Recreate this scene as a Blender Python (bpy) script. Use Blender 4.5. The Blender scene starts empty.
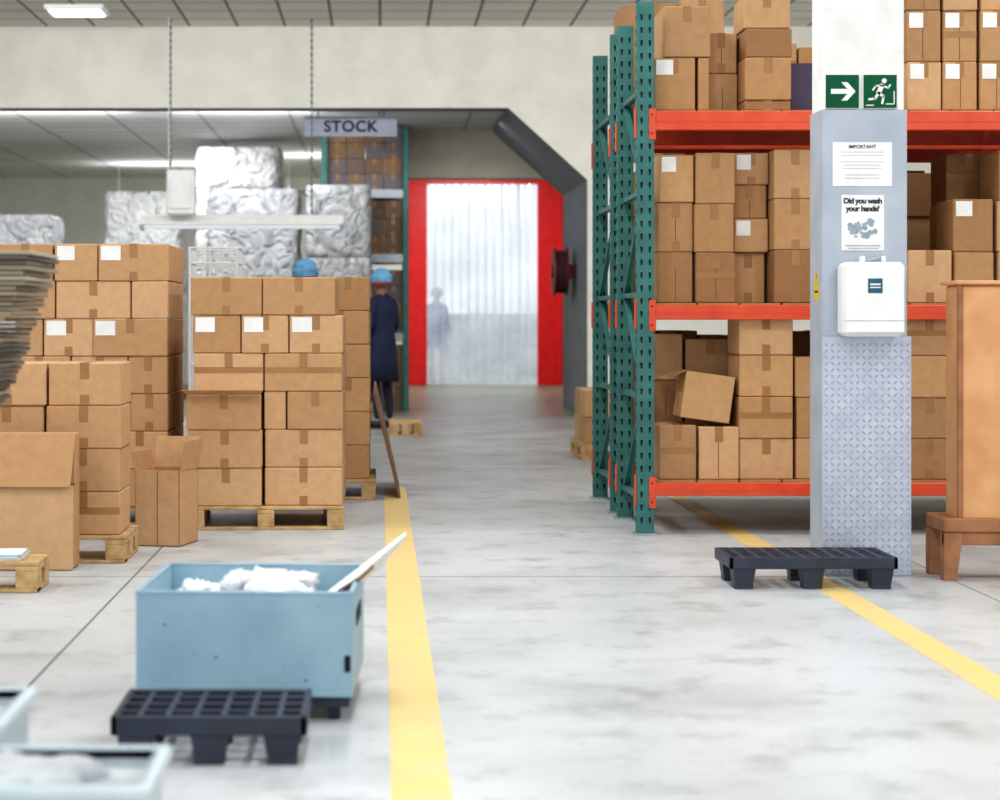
import bpy, bmesh, math, random
from mathutils import Vector, Matrix, noise as mnoise
random.seed(7)
def lin(c):
    out=[]
    for v in c:
        v/=255.0
        out.append(v/12.92 if v<=0.04045 else ((v+0.055)/1.055)**2.4)
    return (*out,1)
def mat(name,c,rough=.6,metal=0,c2=None,scale=6,bump=0,emit=0,detail=4,bscale=None,spec=.5):
    m=bpy.data.materials.new(name); m.use_nodes=True
    nt=m.node_tree; b=nt.nodes['Principled BSDF']
    b.inputs['Base Color'].default_value=lin(c); b.inputs['Roughness'].default_value=rough
    b.inputs['Metallic'].default_value=metal
    b.inputs['Specular IOR Level'].default_value=spec
    tc=nt.nodes.new('ShaderNodeTexCoord')
    if c2 is None: c2=tuple(max(0,v*0.93) for v in c)
    n=nt.nodes.new('ShaderNodeTexNoise'); n.inputs['Scale'].default_value=scale; n.inputs['Detail'].default_value=detail
    nt.links.new(tc.outputs['Object'],n.inputs['Vector'])
    r=nt.nodes.new('ShaderNodeValToRGB'); r.color_ramp.elements[0].color=lin(c); r.color_ramp.elements[1].color=lin(c2)
    r.color_ramp.elements[0].position=.35; r.color_ramp.elements[1].position=.7
    nt.links.new(n.outputs['Fac'],r.inputs['Fac']); nt.links.new(r.outputs['Color'],b.inputs['Base Color'])
    if bump:
        n2=nt.nodes.new('ShaderNodeTexNoise'); n2.inputs['Scale'].default_value=bscale or scale*5
        nt.links.new(tc.outputs['Object'],n2.inputs['Vector'])
        bp=nt.nodes.new('ShaderNodeBump'); bp.inputs['Strength'].default_value=bump; bp.inputs['Distance'].default_value=.01
        nt.links.new(n2.outputs['Fac'],bp.inputs['Height']); nt.links.new(bp.outputs['Normal'],b.inputs['Normal'])
    if emit:
        b.inputs['Emission Color'].default_value=lin(c); b.inputs['Emission Strength'].default_value=emit
    return m
def stain_layers(m,layers):
    nt=m.node_tree; b=nt.nodes['Principled BSDF']
    src=b.inputs['Base Color'].links[0].from_socket; tc=nt.nodes.new('ShaderNodeTexCoord')
    for sc,lo,hi,amt,col in layers:
        n=nt.nodes.new('ShaderNodeTexNoise'); n.inputs['Scale'].default_value=sc; n.inputs['Detail'].default_value=8; n.inputs['Roughness'].default_value=.65
        nt.links.new(tc.outputs['Object'],n.inputs['Vector'])
        r=nt.nodes.new('ShaderNodeMapRange'); r.inputs['From Min'].default_value=lo; r.inputs['From Max'].default_value=hi; r.inputs['To Max'].default_value=amt
        nt.links.new(n.outputs['Fac'],r.inputs['Value'])
        mx=nt.nodes.new('ShaderNodeMixRGB'); nt.links.new(r.outputs['Result'],mx.inputs[0]); nt.links.new(src,mx.inputs[1]); mx.inputs[2].default_value=lin(col)
        src=mx.outputs[0]
    nt.links.new(src,b.inputs['Base Color']); return m
def aisle_dim_stain(m,ya,yb,col,amt):
    # dim aisle light and stains painted into the colour: grows with Y, noise-broken
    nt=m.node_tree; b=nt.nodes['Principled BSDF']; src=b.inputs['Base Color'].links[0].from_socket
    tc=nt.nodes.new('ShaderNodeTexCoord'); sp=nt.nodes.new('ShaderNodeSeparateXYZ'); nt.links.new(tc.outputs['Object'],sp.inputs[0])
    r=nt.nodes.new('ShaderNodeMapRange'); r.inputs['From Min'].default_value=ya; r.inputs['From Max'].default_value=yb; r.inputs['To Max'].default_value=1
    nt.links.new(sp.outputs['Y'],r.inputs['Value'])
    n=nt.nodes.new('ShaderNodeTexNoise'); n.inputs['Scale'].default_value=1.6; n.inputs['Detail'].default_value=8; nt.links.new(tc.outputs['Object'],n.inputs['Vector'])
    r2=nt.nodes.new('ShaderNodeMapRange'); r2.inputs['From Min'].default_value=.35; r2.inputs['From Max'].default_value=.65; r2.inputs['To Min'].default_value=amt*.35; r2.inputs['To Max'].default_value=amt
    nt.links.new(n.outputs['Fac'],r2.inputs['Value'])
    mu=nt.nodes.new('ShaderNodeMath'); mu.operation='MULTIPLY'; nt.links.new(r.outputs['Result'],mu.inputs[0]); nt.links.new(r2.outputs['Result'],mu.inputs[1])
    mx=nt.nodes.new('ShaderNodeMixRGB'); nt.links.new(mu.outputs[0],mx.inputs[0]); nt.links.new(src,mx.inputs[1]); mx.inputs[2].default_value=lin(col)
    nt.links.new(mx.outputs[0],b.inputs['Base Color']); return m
def floor_mat(name,c,c2,stain,rough=.4,k=1):
    m=mat(name,c,rough,c2=c2,scale=1.1,bump=.06,detail=10,bscale=30)
    return stain_layers(m,((.9,.5,.7,.45*k,stain),(3.2,.52,.7,.6*k,stain),(14,.58,.75,.45*k,stain),(60,.6,.7,.3,stain)))
def island_mat(name,cols,rough=.75,scale=20):
    m=mat(name,cols[0],rough); nt=m.node_tree; b=nt.nodes['Principled BSDF']
    g=nt.nodes.new('ShaderNodeNewGeometry'); r=nt.nodes.new('ShaderNodeValToRGB')
    e=r.color_ramp.elements
    e[0].color=lin(cols[0]); e[1].color=lin(cols[-1])
    for i,c in enumerate(cols[1:-1]):
        k=e.new((i+1)/(len(cols)-1)); k.color=lin(c)
    nt.links.new(g.outputs['Random Per Island'],r.inputs['Fac'])
    tc=nt.nodes.new('ShaderNodeTexCoord'); n=nt.nodes.new('ShaderNodeTexNoise'); n.inputs['Scale'].default_value=scale
    nt.links.new(tc.outputs['Object'],n.inputs['Vector'])
    mr=nt.nodes.new('ShaderNodeMapRange'); mr.inputs['To Min'].default_value=.82; mr.inputs['To Max'].default_value=1.1
    nt.links.new(n.outputs['Fac'],mr.inputs['Value'])
    mx=nt.nodes.new('ShaderNodeMixRGB'); mx.blend_type='MULTIPLY'; mx.inputs[0].default_value=1
    nt.links.new(r.outputs['Color'],mx.inputs[1]); nt.links.new(mr.outputs['Result'],mx.inputs[2])
    nt.links.new(mx.outputs[0],b.inputs['Base Color'])
    return m
def tile_mat(name,c,c2,w,h,mort):
    m=mat(name,c,.8); nt=m.node_tree; b=nt.nodes['Principled BSDF']
    tc=nt.nodes.new('ShaderNodeTexCoord'); t=nt.nodes.new('ShaderNodeTexBrick')
    t.offset=0; t.squash=1
    t.inputs['Color1'].default_value=lin(c); t.inputs['Color2'].default_value=lin(tuple(v*.95 for v in c)); t.inputs['Mortar'].default_value=lin(c2)
    t.inputs['Scale'].default_value=1; t.inputs['Brick Width'].default_value=w; t.inputs['Row Height'].default_value=h; t.inputs['Mortar Size'].default_value=mort
    nt.links.new(tc.outputs['Object'],t.inputs['Vector']); nt.links.new(t.outputs['Color'],b.inputs['Base Color'])
    return m

class MB:
    def __init__(s,name,mats,origin=(0,0,0)):
        s.name=name; s.mats=mats; s.o=Vector(origin); s.v=[]; s.f=[]; s.m=[]; s.M=None; s.sm=[]
    def add(s,pts,faces,m,smooth=False):
        b=len(s.v)
        for p in pts:
            p=Vector(p)
            if s.M is not None: p=s.M@p
            s.v.append(p)
        for f in faces:
            s.f.append([b+i for i in f]); s.m.append(m); s.sm.append(smooth)
    def box(s,x0,x1,y0,y1,z0,z1,m=0,b=0):
        if b<=0:
            P=[(x,y,z) for z in (z0,z1) for y in (y0,y1) for x in (x0,x1)]
            s.add(P,[(0,2,3,1),(4,5,7,6),(0,1,5,4),(2,6,7,3),(0,4,6,2),(1,3,7,5)],m); return
        c=((x0+x1)/2,(y0+y1)/2,(z0+z1)/2); h=(abs(x1-x0)/2,abs(y1-y0)/2,abs(z1-z0)/2)
        b=min(b,min(h)*.45); P=[]; idx={}
        for sx in (-1,1):
            for sy in (-1,1):
                for sz in (-1,1):
                    sg=(sx,sy,sz)
                    for a in range(3):
                        idx[(sg,a)]=len(P)
                        P.append(tuple(c[k]+sg[k]*(h[k] if k==a else h[k]-b) for k in range(3)))
        F=[]
        for a in range(3):
            o=[k for k in range(3) if k!=a]
            for sa in (-1,1):
                q=[]
                for (u,w) in ((-1,-1),(1,-1),(1,1),(-1,1)):
                    sg=[0,0,0]; sg[a]=sa; sg[o[0]]=u; sg[o[1]]=w; q.append(idx[(tuple(sg),a)])
                F.append(q)
            for u in (-1,1):
                for w in (-1,1):
                    s1=[0,0,0]; s1[a]=-1; s1[o[0]]=u; s1[o[1]]=w; s2=list(s1); s2[a]=1
                    s1=tuple(s1); s2=tuple(s2)
                    F.append([idx[(s1,o[0])],idx[(s1,o[1])],idx[(s2,o[1])],idx[(s2,o[0])]])
        for sx in (-1,1):
            for sy in (-1,1):
                for sz in (-1,1):
                    F.append([idx[((sx,sy,sz),a)] for a in range(3)])
        s.add(P,F,m)
    def prism(s,pts,vec,m=0):
        n=len(pts); v=Vector(vec); P=[Vector(p) for p in pts]+[Vector(p)+v for p in pts]
        F=[list(range(n)),list(range(2*n-1,n-1,-1))]+[[i,(i+1)%n,n+(i+1)%n,n+i] for i in range(n)]
        s.add(P,F,m)
    def cyl(s,p0,p1,r,m=0,n=14,r2=None,smooth=True):
        p0=Vector(p0); p1=Vector(p1); r2=r if r2 is None else r2
        d=(p1-p0).normalized(); a=d.orthogonal().normalized(); c=d.cross(a)
        P=[]
        for p,rr in ((p0,r),(p1,r2)):
            for i in range(n):
                t=2*math.pi*i/n; P.append(p+rr*(math.cos(t)*a+math.sin(t)*c))
        s.add(P,[[i,(i+1)%n,n+(i+1)%n,n+i] for i in range(n)],m,smooth)
        s.add(P,[list(range(n)),list(range(2*n-1,n-1,-1))],m)
    def ell(s,c,r,m=0,nu=16,nv=10,ns=0,v0=0,v1=1,nf=6):
        P=[];F=[]
        for j in range(nv+1):
            ph=math.pi*(v0+(v1-v0)*j/nv)
            for i in range(nu):
                t=2*math.pi*i/nu
                d=Vector((math.sin(ph)*math.cos(t),math.sin(ph)*math.sin(t),math.cos(ph)))
                k=1+(ns*mnoise.noise(d*nf*.3+Vector(c)*7) if ns else 0)
                P.append((c[0]+r[0]*d.x*k,c[1]+r[1]*d.y*k,c[2]+r[2]*d.z*k))
        for j in range(nv):
            for i in range(nu):
                F.append([j*nu+i,j*nu+(i+1)%nu,(j+1)*nu+(i+1)%nu,(j+1)*nu+i])
        s.add(P,F,m,True)
    def loft(s,rings,m=0,smooth=True,cap=True):
        n=len(rings[0]); P=[p for r in rings for p in r]; F=[]
        for j in range(len(rings)-1):
            for i in range(n):
                F.append([j*n+i,j*n+(i+1)%n,(j+1)*n+(i+1)%n,(j+1)*n+i])
        if cap: F+= [list(range(n)),[ (len(rings)-1)*n+i for i in range(n)]]
        s.add(P,F,m,smooth)
    def build(s,parent=None):
        me=bpy.data.meshes.new(s.name); me.from_pydata([tuple(p-s.o) for p in s.v],[],s.f)
        for mm in s.mats: me.materials.append(mm)
        for i,p in enumerate(me.polygons): p.material_index=s.m[i]; p.use_smooth=s.sm[i]
        bm=bmesh.new(); bm.from_mesh(me)
        bmesh.ops.recalc_face_normals(bm,faces=bm.faces); bm.to_mesh(me); bm.free()
        ob=bpy.data.objects.new(s.name,me); bpy.context.collection.objects.link(ob)
        if parent: ob.parent=parent; ob.location=s.o-parent.location
        else: ob.location=s.o
        return ob
def empty(name,loc):
    e=bpy.data.objects.new(name,None); e.location=loc; e.empty_display_size=.1; bpy.context.collection.objects.link(e); return e
def rotm(c,deg,axis='Z'):
    return Matrix.Translation(Vector(c))@Matrix.Rotation(math.radians(deg),4,axis)@Matrix.Translation(-Vector(c))
def text(name,s,loc,size,m,parent,align='CENTER',bold=0,spacing=1):
    cu=bpy.data.curves.new(name,'FONT'); cu.body=s; cu.size=size; cu.align_x=align; cu.align_y='CENTER'; cu.extrude=.0008; cu.offset=bold; cu.space_character=spacing
    ob=bpy.data.objects.new(name,cu); ob.rotation_euler=(math.pi/2,0,0); bpy.context.collection.objects.link(ob)
    ob.data.materials.append(m); ob.parent=parent; ob.location=Vector(loc)-parent.location
    return ob

# ---------------- materials
M_floor=aisle_dim_stain(floor_mat('concrete_floor',(200,203,206),(184,188,190),(128,130,130),.4),11.5,19,(122,121,118),.75)
M_floor2=floor_mat('worn_floor',(146,147,122),(118,121,98),(80,82,66),.35,1.3)
M_wall=stain_layers(mat('painted_wall',(238,236,229),.8,c2=(227,225,217),scale=2.2,bump=.1,detail=8),((1.3,.52,.75,.4,(196,193,184)),(9,.62,.74,.35,(178,175,165))))
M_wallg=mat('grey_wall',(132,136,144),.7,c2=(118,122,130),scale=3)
M_beige=mat('beige_beam',(200,195,180),.8,c2=(184,179,163),scale=2)
M_ceil=tile_mat('ceiling_tiles',(230,228,219),(130,128,120),.6,.6,.02)
M_ceil2=tile_mat('ceiling_tiles_back',(238,239,240),(184,185,187),1.2,.6,.025)
M_yel=stain_layers(mat('yellow_floor_paint',(232,200,122),.5,c2=(222,194,130),scale=9,detail=10),((5,.48,.7,.55,(202,193,164)),(40,.52,.7,.55,(200,194,172))))
M_joint=mat('joint_dark',(120,120,120),.8)
CB=island_mat('cardboard',[(204,163,120),(184,142,100),(212,173,132),(195,151,108)])
CBD=island_mat('cardboard_b',[(197,153,106),(156,115,76),(205,162,116),(168,127,86),(211,172,130),(182,139,94)])
TAPE=mat('packing_tape',(168,124,78),.3); LABEL=mat('white_label',(245,245,245),.5); SEAM=mat('cardboard_seam',(120,84,54),.8)
CBM=[CB,TAPE,LABEL,SEAM]; CBMD=[CBD,TAPE,LABEL,SEAM]
WOOD=mat('pallet_wood',(204,173,126),.8,c2=(168,133,90),scale=14)
WOODD=mat('dark_wood',(142,98,68),.6,c2=(114,76,50),scale=10)
LEGW=mat('cabinet_leg_wood',(168,118,82),.6,c2=(140,94,62),scale=10)
PLY=mat('plywood',(224,173,124),.55,c2=(206,150,104),scale=5)
TEAL=mat('rack_teal_paint',(62,124,118),.45,c2=(50,104,102),scale=8)
HOLE=mat('slot_dark',(16,28,30),.9)
ORANGE=mat('rack_orange_paint',(228,90,56),.4,c2=(212,74,44),scale=6)
BLACKP=mat('black_plastic',(54,60,76),.45,c2=(40,46,60),scale=6)
BIN=stain_layers(mat('bin_blue_paint',(152,184,200),.45,c2=(138,170,188),scale=5,detail=8),((7,.6,.72,.4,(186,200,206)),(30,.64,.7,.5,(96,120,134))))
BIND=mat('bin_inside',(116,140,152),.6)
WHITE=mat('white_plastic',(240,240,240),.4,c2=(232,232,232))
CLOTH=mat('white_cloth',(240,242,246),.8,c2=(220,224,232),scale=20)
WRAP=mat('stretch_wrap',(243,243,243),.4,c2=(204,207,211),scale=5,bump=1,bscale=5,spec=.4)
WRAPG=mat('stretch_wrap_grey',(206,208,211),.4,c2=(158,162,168),scale=5,bump=1,bscale=5,spec=.4)
for m_ in (WRAP,WRAPG):
    for n_ in m_.node_tree.nodes:
        if n_.type=='BUMP': n_.inputs['Distance'].default_value=.12
        if n_.type=='TEX_NOISE': n_.inputs['Distortion'].default_value=1.2
METAL=mat('galvanised',(176,182,190),.4,metal=.4,c2=(156,164,174),scale=10)
PANEL=mat('column_panel',(182,190,202),.45,metal=.05,c2=(166,175,188),scale=4)
PLATE=mat('tread_plate',(198,203,216),.35,metal=.2,c2=(182,188,203),scale=10)
TREAD=mat('tread_lozenge',(158,165,182),.3,metal=.2,c2=(172,178,194),scale=10)
COLW=mat('column_white',(244,244,242),.7)
GREEN=mat('sign_green',(14,92,60),.6,spec=.2); BLACK=mat('black_ink',(25,25,30),.6); NAVY=mat('dark_text',(40,48,70),.6)
SIGNG=mat('sign_grey',(180,186,206),.6)
RED=mat('door_red',(240,36,36),.4,c2=(226,26,30)); GREYT=mat('grey_ink',(170,174,182),.7); TEALI=mat('teal_ink',(30,96,116),.5)
SKIN=mat('skin',(140,96,72),.6); COATN=mat('navy_coat',(32,40,72),.8,c2=(24,30,58)); COATB=mat('blue_coat',(46,92,180),.8)
NETB=mat('hairnet_blue',(120,180,215),.7,c2=(86,140,190),scale=60); NETR=mat('hairnet_band',(200,60,84),.7); EYE=mat('eye_white',(235,235,235),.3); LIP=mat('lips',(130,70,66),.6); SHOE=mat('shoe',(30,30,32),.5); TROU=mat('trousers',(40,44,60),.8)

# ---------------- shell
def slab(name,x0,x1,y0,y1,z0,z1,m):
    b=MB(name,[m],(0,0,0)); b.box(x0,x1,y0,y1,z0,z1); return b.build()
XL,XR=-9,9
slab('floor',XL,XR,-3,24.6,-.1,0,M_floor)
slab('floor_back_room',XL,XR,24.6,46,-.1,0,M_floor2)
slab('ceiling',XL,XR,-3,24,4.96,5.1,M_ceil)
slab('ceiling_back_room',XL,XR,24.45,36.5,3.98,4.1,M_ceil2)
slab('wall_left',XL-.2,XL,-3,36.7,0,5.1,M_wall)
slab('wall_right',XR,XR+.2,-3,36.7,0,5.1,M_wall)
w=MB('wall_portal',[M_wall,M_wallg],(0,24,0))
w.prism([(XL,24,3.93),(1.62,24,3.93),(2.62,24,3.02),(2.62,24,0),(XR,24,0),(XR,24,4.96),(XL,24,4.96)],(0,.03,0),0)
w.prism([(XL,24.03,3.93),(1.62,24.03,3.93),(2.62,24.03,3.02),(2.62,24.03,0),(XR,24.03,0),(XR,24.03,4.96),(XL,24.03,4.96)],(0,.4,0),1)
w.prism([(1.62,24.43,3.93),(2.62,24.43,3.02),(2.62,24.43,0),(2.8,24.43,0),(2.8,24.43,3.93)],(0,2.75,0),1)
w.build()
slab('beam_back_room',.4,2.8,27.2,27.5,3.28,3.975,M_beige)
w=MB('wall_back',[M_wall],(0,36.5,0))
w.box(XL,.51,36.5,36.7,0,4.1); w.box(3.48,XR,36.5,36.7,0,4.1); w.box(.51,3.48,36.5,36.7,3.92,4.1); w.build()
dr=empty('door_1',(2,36.6,0))
b=MB('red_panels',[RED],(2,36.6,0)); b.box(.51,.9,36.42,36.48,0,3.9,0,.01); b.box(3.02,3.48,36.42,36.48,0,3.9,0,.01)
b.box(.5,.56,36.38,36.5,0,3.92,0,.01); b.box(3.44,3.5,36.38,36.5,0,3.92,0,.01); b.box(.5,3.5,36.38,36.5,3.86,3.94,0,.01); b.build(dr)
sm=bpy.data.materials.new('pvc_strip'); sm.use_nodes=True; nt=sm.node_tree; nt.nodes.clear()
o=nt.nodes.new('ShaderNodeOutputMaterial'); tl=nt.nodes.new('ShaderNodeBsdfTranslucent'); tp=nt.nodes.new('ShaderNodeBsdfTransparent'); gl=nt.nodes.new('ShaderNodeBsdfGlossy')
m1=nt.nodes.new('ShaderNodeMixShader'); m2=nt.nodes.new('ShaderNodeMixShader')
tl.inputs[0].default_value=(.9,.92,.95,1); tp.inputs[0].default_value=(.92,.95,1,1); gl.inputs['Roughness'].default_value=.2
n=nt.nodes.new('ShaderNodeTexNoise'); n.inputs['Scale'].default_value=1.2; n.inputs['Detail'].default_value=5; tc=nt.nodes.new('ShaderNodeTexCoord'); nt.links.new(tc.outputs['Object'],n.inputs['Vector'])
r=nt.nodes.new('ShaderNodeMapRange'); r.inputs['From Min'].default_value=.35; r.inputs['From Max'].default_value=.65; r.inputs['To Min'].default_value=.15; r.inputs['To Max'].default_value=.65
nt.links.new(n.outputs['Fac'],r.inputs['Value']); nt.links.new(r.outputs['Result'],m1.inputs[0])
nt.links.new(tl.outputs[0],m1.inputs[1]); nt.links.new(tp.outputs[0],m1.inputs[2]); m2.inputs[0].default_value=.12
nt.links.new(m1.outputs[0],m2.inputs[1]); nt.links.new(gl.outputs[0],m2.inputs[2]); nt.links.new(m2.outputs[0],o.inputs[0])
b=MB('strip_curtain',[sm],(2,36.6,0))
ns=13; wd=(3.02-.9)/ns
for i in range(ns):
    x0=.9+i*wd-.02; x1=x0+wd+.04; yy=36.56+(.02 if i%2 else 0); rings=[]
    for z in (0.02,3.88):
        rings.append([(x0+(x1-x0)*k/6,yy-.012*math.sin(math.pi*k/6),z) for k in range(7)])
    P=rings[0]+rings[1]; b.add(P,[[k,k+1,8+k,7+k] for k in range(6)],0,True)
b.build(dr)
slab('yard_wall',-4,9,45.8,46,0,1.4,mat('yard_wall_paint',(200,206,214),.8))
b=MB('ceiling_light',[WHITE,mat('light_diffuser',(255,255,255),.5,emit=3)],(-3.55,22.7,4.93))
b.box(-3.95,-3.25,22.3,22.85,4.9,4.96,0,.01); b.box(-3.9,-3.3,22.35,22.8,4.885,4.9,1); b.build()
TUBE=mat('tube_glow',(240,245,250),.4,emit=.4)
pf=empty('pendant_fluorescent_light',(-1.7,23.4,2.46))
b=MB('housing',[WHITE,TUBE,METAL],(-1.7,23.4,2.46))
b.prism([(-2.95,23.24,2.42),(-2.95,23.56,2.42),(-2.95,23.46,2.54),(-2.95,23.34,2.54)],(2.5,0,0),0)
b.cyl((-2.9,23.35,2.395),(-.5,23.35,2.395),.02,1); b.cyl((-2.9,23.45,2.395),(-.5,23.45,2.395),.02,1)
for x in (-2.95,-.49): b.box(x,x+.04,23.28,23.52,2.36,2.44,2,.004)
b.build(pf)
CHM=mat('chain_steel',(110,112,116),.5,metal=.5)
b=MB('chains',[CHM],(-1.7,23.4,2.46))
for x in (-2.58,-.84):
    z=2.52; k=0
    while z<4.92:
        if k%2: b.box(x-.014,x+.014,23.394,23.406,z,z+.05,0,.003)
        else: b.box(x-.006,x+.006,23.386,23.414,z,z+.05,0,.002)
        z+=.042; k+=1
b.build(pf)
b=MB('pendant_junction_box',[WHITE],(-2.4,23.3,2.7)); b.box(-2.6,-2.25,23.1,23.25,2.53,3.08,0,.02); b.box(-2.55,-2.3,23.08,23.1,2.6,3.0,0,.01); b.cyl((-2.575,23.18,3.08),(-2.575,23.18,4.955),.006); b.build()
sg=empty('stock_sign',(-.4,24.2,3.77))
b=MB('board',[SIGNG,METAL],(-.4,24.2,3.77)); b.box(-.98,.22,24.55,24.58,3.62,3.88,0,.005); b.cyl((-.8,24.565,3.88),(-.8,24.565,3.98),.01,1); b.cyl((.05,24.565,3.88),(.05,24.565,3.98),.01,1)
b.build(sg)
text('lettering','STOCK',(-.38,24.54,3.745),.20,NAVY,sg,bold=.006,spacing=1.1)

# ---------------- floor markings
b=MB('floor_marking_line',[M_yel],(.11,8,0)); b.box(.03,.19,1,14.2,0,.002); b.build()
b=MB('floor_marking_line',[M_yel],(2.1,8,0)); b.box(2.03,2.17,1,16,0,.002); b.build()
b=MB('floor_expansion_joint',[M_joint],(0,9,0))
def jl(x0,y0,x1,y1,wd=.008):
    d=Vector((x1-x0,y1-y0,0)).normalized(); p=Vector((-d.y,d.x,0))*wd/2
    b.prism([Vector((x0,y0,0))-p,Vector((x1,y1,0))-p,Vector((x1,y1,0))+p,Vector((x0,y0,0))+p],(0,0,.0012),0)
jl(-1.2,3.5,-1.2,14,.010); jl(-6,9.25,7,9.25,.004); jl(2.75,3,2.75,11,.006); jl(-6,16,6,16,.008); jl(-6,20,6,20,.008)
b.build()

# ---------------- box helpers
def cb(mb,x0,x1,y0,y1,z0,z1,label=None,tape=None,jit=.6):
    cx,cy=(x0+x1)/2,(y0+y1)/2; g=.003
    mb.M=rotm((cx,cy,0),random.uniform(-jit,jit)); h=z1-z0; wd=x1-x0
    dx=random.uniform(-.004,.004); dy=random.uniform(-.008,.008)
    x0+=g+dx; x1+=-g+dx; y0+=g+dy; y1+=-g+dy; z1-=.002
    mb.box(x0,x1,y0,y1,z0,z1,0,.006)
    if tape is None: tape=random.random()<.85
    if tape:
        mb.box(cx-.024+dx,cx+.024+dx,y0,y1,z1-.001,z1+.001,1)
        mb.box(cx-.024+dx,cx+.024+dx,y0-.0015,y0+.001,z1-min(.09,h*.38),z1,1)
        if random.random()<.5: mb.box(cx-.024+dx,cx+.024+dx,y0-.0015,y0+.001,z0+.002,z0+min(.06,h*.25),1)
        elif random.random()<.15: mb.box(x0+.001,x1-.001,y0-.0015,y0+.001,z0+h*.48,z0+h*.48+.035,1)
    if wd<.25 and random.random()<.5: mb.box(cx-.002,cx+.002,y0-.0008,y0+.001,z0+.01,z1-.09,3)
    if label:
        lw=min(.12,wd*.4); mb.box(x0+.015,x0+.015+lw,y0-.003,y0+.001,z1-.10,z1-.012,2)
    mb.M=None
def stack(name,x0,x1,y0,y1,z0,lh,rows,labels=(),mats=CBM,nd=2,skip=()):
    mb=MB(name,mats,((x0+x1)/2,(y0+y1)/2,z0))
    for r,ws in enumerate(rows):
        t=sum(ws); zz=z0+r*lh
        for d in range(nd):
            ya=y0+(y1-y0)*d/nd; yb=y0+(y1-y0)*(d+1)/nd; x=x0
            for i,wv in enumerate(ws):
                xn=x+(x1-x0)*wv/t
                if (r,i) not in skip: cb(mb,x,xn,ya,yb,zz,zz+lh,label=(d==0 and (r,i) in labels))
                x=xn
    return mb
def pallet(name,x0,x1,y0,y1,h=.14,rz=0):
    b=MB(name,[WOOD],((x0+x1)/2,(y0+y1)/2,0)); b.M=rotm(((x0+x1)/2,(y0+y1)/2,0),rz)
    n=max(3,int((y1-y0)/.13)); wd=(y1-y0)/n
    for i in range(n): b.box(x0,x1,y0+i*wd+.012,y0+(i+1)*wd-.012,h-.02,h,0,.003)
    for k in range(3):
        xc=x0+.05+(x1-x0-.1)*k/2
        b.box(xc-.05,xc+.05,y0,y1,h-.042,h-.021,0,.002)
        b.box(xc-.05,xc+.05,y0,y1,0.001,.02,0,.002)
        for j in range(3 if y1-y0>.4 else 2):
            yc=y0+.06+(y1-y0-.12)*j/(2 if y1-y0>.4 else 1)
            b.box(xc-.05,xc+.05,yc-.06,yc+.06,.02,h-.042,0,.003)
    b.box(x0,x1,y0+.002,y0+.1,.001,.018,0,.002)
    return b.build()
def ppallet(name,x0,x1,y0,y1,h=.15,nx=9,ny=5):
    b=MB(name,[BLACKP],((x0+x1)/2,(y0+y1)/2,0)); t=.055
    b.box(x0,x1,y0,y0+.02,h-t,h,0,.004); b.box(x0,x1,y1-.02,y1,h-t,h,0,.004)
    b.box(x0,x0+.02,y0,y1,h-t,h,0,.004); b.box(x1-.02,x1,y0,y1,h-t,h,0,.004)
    for i in range(1,nx):
        x=x0+(x1-x0)*i/nx; b.box(x-.009,x+.009,y0+.01,y1-.01,h-.045,h-.001,0,.003)
    for j in range(1,ny):
        y=y0+(y1-y0)*j/ny; b.box(x0+.01,x1-.01,y-.007,y+.007,h-.044,h-.0015,0,.003)
    for i in range(3):
        xc=x0+.07+(x1-x0-.14)*i/2
        k=(3 if y1-y0>.5 else 2)-1
        for j in range(k+1):
            yc=y0+.06+(y1-y0-.12)*j/k
            a,c=.056,.042
            b.loft([[(xc-q,yc-q,z),(xc+q,yc-q,z),(xc+q,yc+q,z),(xc-q,yc+q,z)] for q,z in ((c,.0),(c,.02),(a,h-.03))],0,False)
    return b.build()

# ---------------- left stacks
pallet('wooden_pallet',-1.17,-.24,11.3,12.3,.14,rz=3)
s=MB('cardboard_box_stack',CBM,(-.7,11.8,.14)); L=.2277
R=[[(-1.13,-.70),(-.69,-.22)],[(-1.15,-.70),(-.69,-.22)],[(-1.15,-.70),(-.695,-.56),(-.56,-.22)],[(-1.12,-.70),(-.69,-.22)],[(-1.12,-.83),(-.83,-.545),(-.545,-.22)],[(-1.13,-.70),(-.70,-.26)]]
for r,row in enumerate(R):
    for d in range(2):
        for i,(a,c) in enumerate(row):
            off=-.05 if (i==0 and r<3 and d==0) else 0
            if (r,i)==(2,0) and d==0: continue
            cb(s,a,c,11.36+d*.48+off,11.36+(d+1)*.48+(off if d==0 else 0),.141+r*L,.141+(r+1)*L,label=(d==0 and r==4))
z0=.141+2*L; s.box(-1.15,-.71,11.3,11.34+.42,z0,z0+L-.02,0,.006)
s.prism([(-1.15,11.3,z0+L-.02),(-.71,11.3,z0+L-.02),(-.69,11.20,z0+L+.01),(-1.17,11.20,z0+L+.01)],(0,0,.004),0)
s.box(-.955,-.905,11.298,11.30,z0+L*.55,z0+L-.02,1)
s.build()
pallet('wooden_pallet',-.92,-.03,13.2,14.2,.14)
stack('cardboard_box_stack',-.88,-.07,13.25,14.15,.141,.235,[[1,1],[1,1],[1.3,.8],[1,1],[1,1],[1.3,.8]],mats=CBMD).build()
b=MB('leaning_plywood_sheet',[WOODD],(.05,14.3,0)); b.prism([(.13,13.3,0),(.13,14.6,0),(-.045,14.6,.78),(-.045,13.3,.72)],(.015,0,.003),0); b.build()
pallet('wooden_pallet',-2.55,-1.3,11.5,12.5,.12)
stack('cardboard_box_stack',-2.6,-1.28,11.5,12.4,.121,.2275,
   [[1,1,1,.7],[1,1,.8,1],[1,.8,1,.6],[1,1.1,1,.7],[.5,.6,.6,.9],[.6,.8,1,.5],[.6,.7,.55,.9]],labels=((6,2),(6,3),(5,1),(4,1),(4,3),(4,2),(5,0))).build()
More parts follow.
